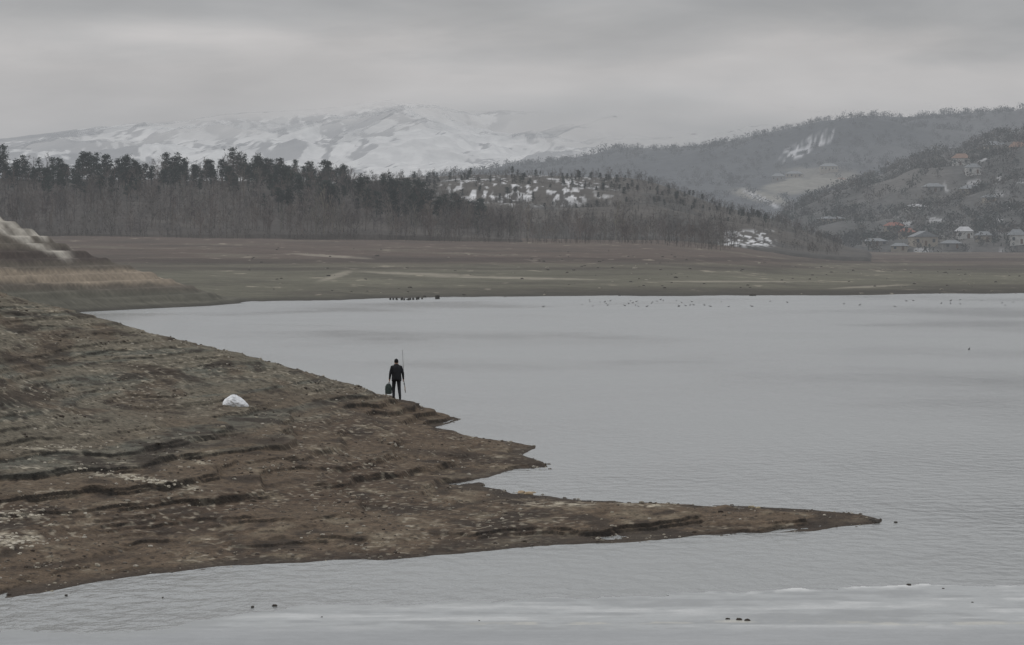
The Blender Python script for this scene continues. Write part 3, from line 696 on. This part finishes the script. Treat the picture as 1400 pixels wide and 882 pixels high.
# ============================================================ WORLD / LIGHT / CAMERA
w=bpy.data.worlds.new('World');scene.world=w;w.use_nodes=True;nt=w.node_tree;N=nt.nodes;L=nt.links
for x in list(N):N.remove(x)
out=N.new('ShaderNodeOutputWorld');sky=N.new('ShaderNodeTexSky');sky.sky_type='NISHITA';sky.sun_disc=False
EL,AZ=math.radians(40),math.radians(292)
sky.sun_elevation=EL;sky.sun_rotation=AZ
b1=N.new('ShaderNodeBackground');b1.inputs[1].default_value=.06;L.new(sky.outputs[0],b1.inputs[0])
tc=N.new('ShaderNodeTexCoord');sp_=N.new('ShaderNodeSeparateXYZ');L.new(tc.outputs['Generated'],sp_.inputs[0])
v=N.new('ShaderNodeVectorMath');v.operation='MULTIPLY';v.inputs[1].default_value=(16,16,70);L.new(tc.outputs['Generated'],v.inputs[0])
t1=N.new('ShaderNodeTexNoise');t1.inputs['Scale'].default_value=1.0;t1.inputs['Detail'].default_value=6;t1.inputs['Roughness'].default_value=.5;t1.inputs['Distortion'].default_value=.5;L.new(v.outputs[0],t1.inputs['Vector'])
ma=N.new('ShaderNodeMath');ma.operation='MULTIPLY_ADD';ma.inputs[1].default_value=.034;L.new(t1.outputs['Fac'],ma.inputs[0]);
sb=N.new('ShaderNodeMath');sb.operation='SUBTRACT';sb.inputs[1].default_value=.017;L.new(sp_.outputs['Z'],sb.inputs[0]);L.new(sb.outputs[0],ma.inputs[2])
cr=N.new('ShaderNodeValToRGB');L.new(ma.outputs[0],cr.inputs[0]);el=cr.color_ramp.elements
el[0].position=0;el[0].color=(.38,.385,.395,1);el[1].position=1;el[1].color=(1.05,1.06,1.08,1)
for p,c in((.014,(.46,.46,.465)),(.022,(.60,.585,.58)),(.030,(.68,.645,.63)),(.037,(.50,.49,.487)),(.046,(.37,.372,.38)),(.056,(.38,.384,.39)),(.075,(.52,.525,.53)),(.25,(.68,.685,.69)),(.5,(.85,.86,.875))):
    e=el.new(p);e.color=(*c,1)
mv=N.new('ShaderNodeMapRange');mv.inputs['From Min'].default_value=.3;mv.inputs['From Max'].default_value=.7;mv.inputs['To Min'].default_value=.84;mv.inputs['To Max'].default_value=1.16
v2=N.new('ShaderNodeVectorMath');v2.operation='MULTIPLY';v2.inputs[1].default_value=(22,22,90);L.new(tc.outputs['Generated'],v2.inputs[0])
t2=N.new('ShaderNodeTexNoise');t2.inputs['Scale'].default_value=1.0;t2.inputs['Detail'].default_value=5;L.new(v2.outputs[0],t2.inputs['Vector']);L.new(t2.outputs['Fac'],mv.inputs['Value'])
b2=N.new('ShaderNodeBackground');L.new(cr.outputs[0],b2.inputs[0]);L.new(mv.outputs[0],b2.inputs[1])
mx_=N.new('ShaderNodeMixShader');mx_.inputs[0].default_value=.93;L.new(b1.outputs[0],mx_.inputs[1]);L.new(b2.outputs[0],mx_.inputs[2]);L.new(mx_.outputs[0],out.inputs[0])
ld=bpy.data.lights.new('sun','SUN');ld.energy=.6;ld.angle=math.radians(15);ld.color=(1,.96,.92);lo=link(bpy.data.objects.new('sun',ld))
dirv=Vector((math.sin(AZ)*math.cos(EL),math.cos(AZ)*math.cos(EL),math.sin(EL)))
lo.rotation_euler=dirv.to_track_quat('Z','Y').to_euler();lo.location=dirv*50
cd=bpy.data.cameras.new('camera');cd.lens=200;cd.sensor_width=36;cd.clip_start=1;cd.clip_end=60000
co=link(bpy.data.objects.new('camera',cd));co.location=(0,0,H);co.rotation_euler=(math.pi/2-math.atan(106*K),0,0)
scene.camera=co
scene.view_settings.view_transform='Standard';scene.view_settings.look='None';scene.view_settings.exposure=0
print('MAN',mx,my,mz)
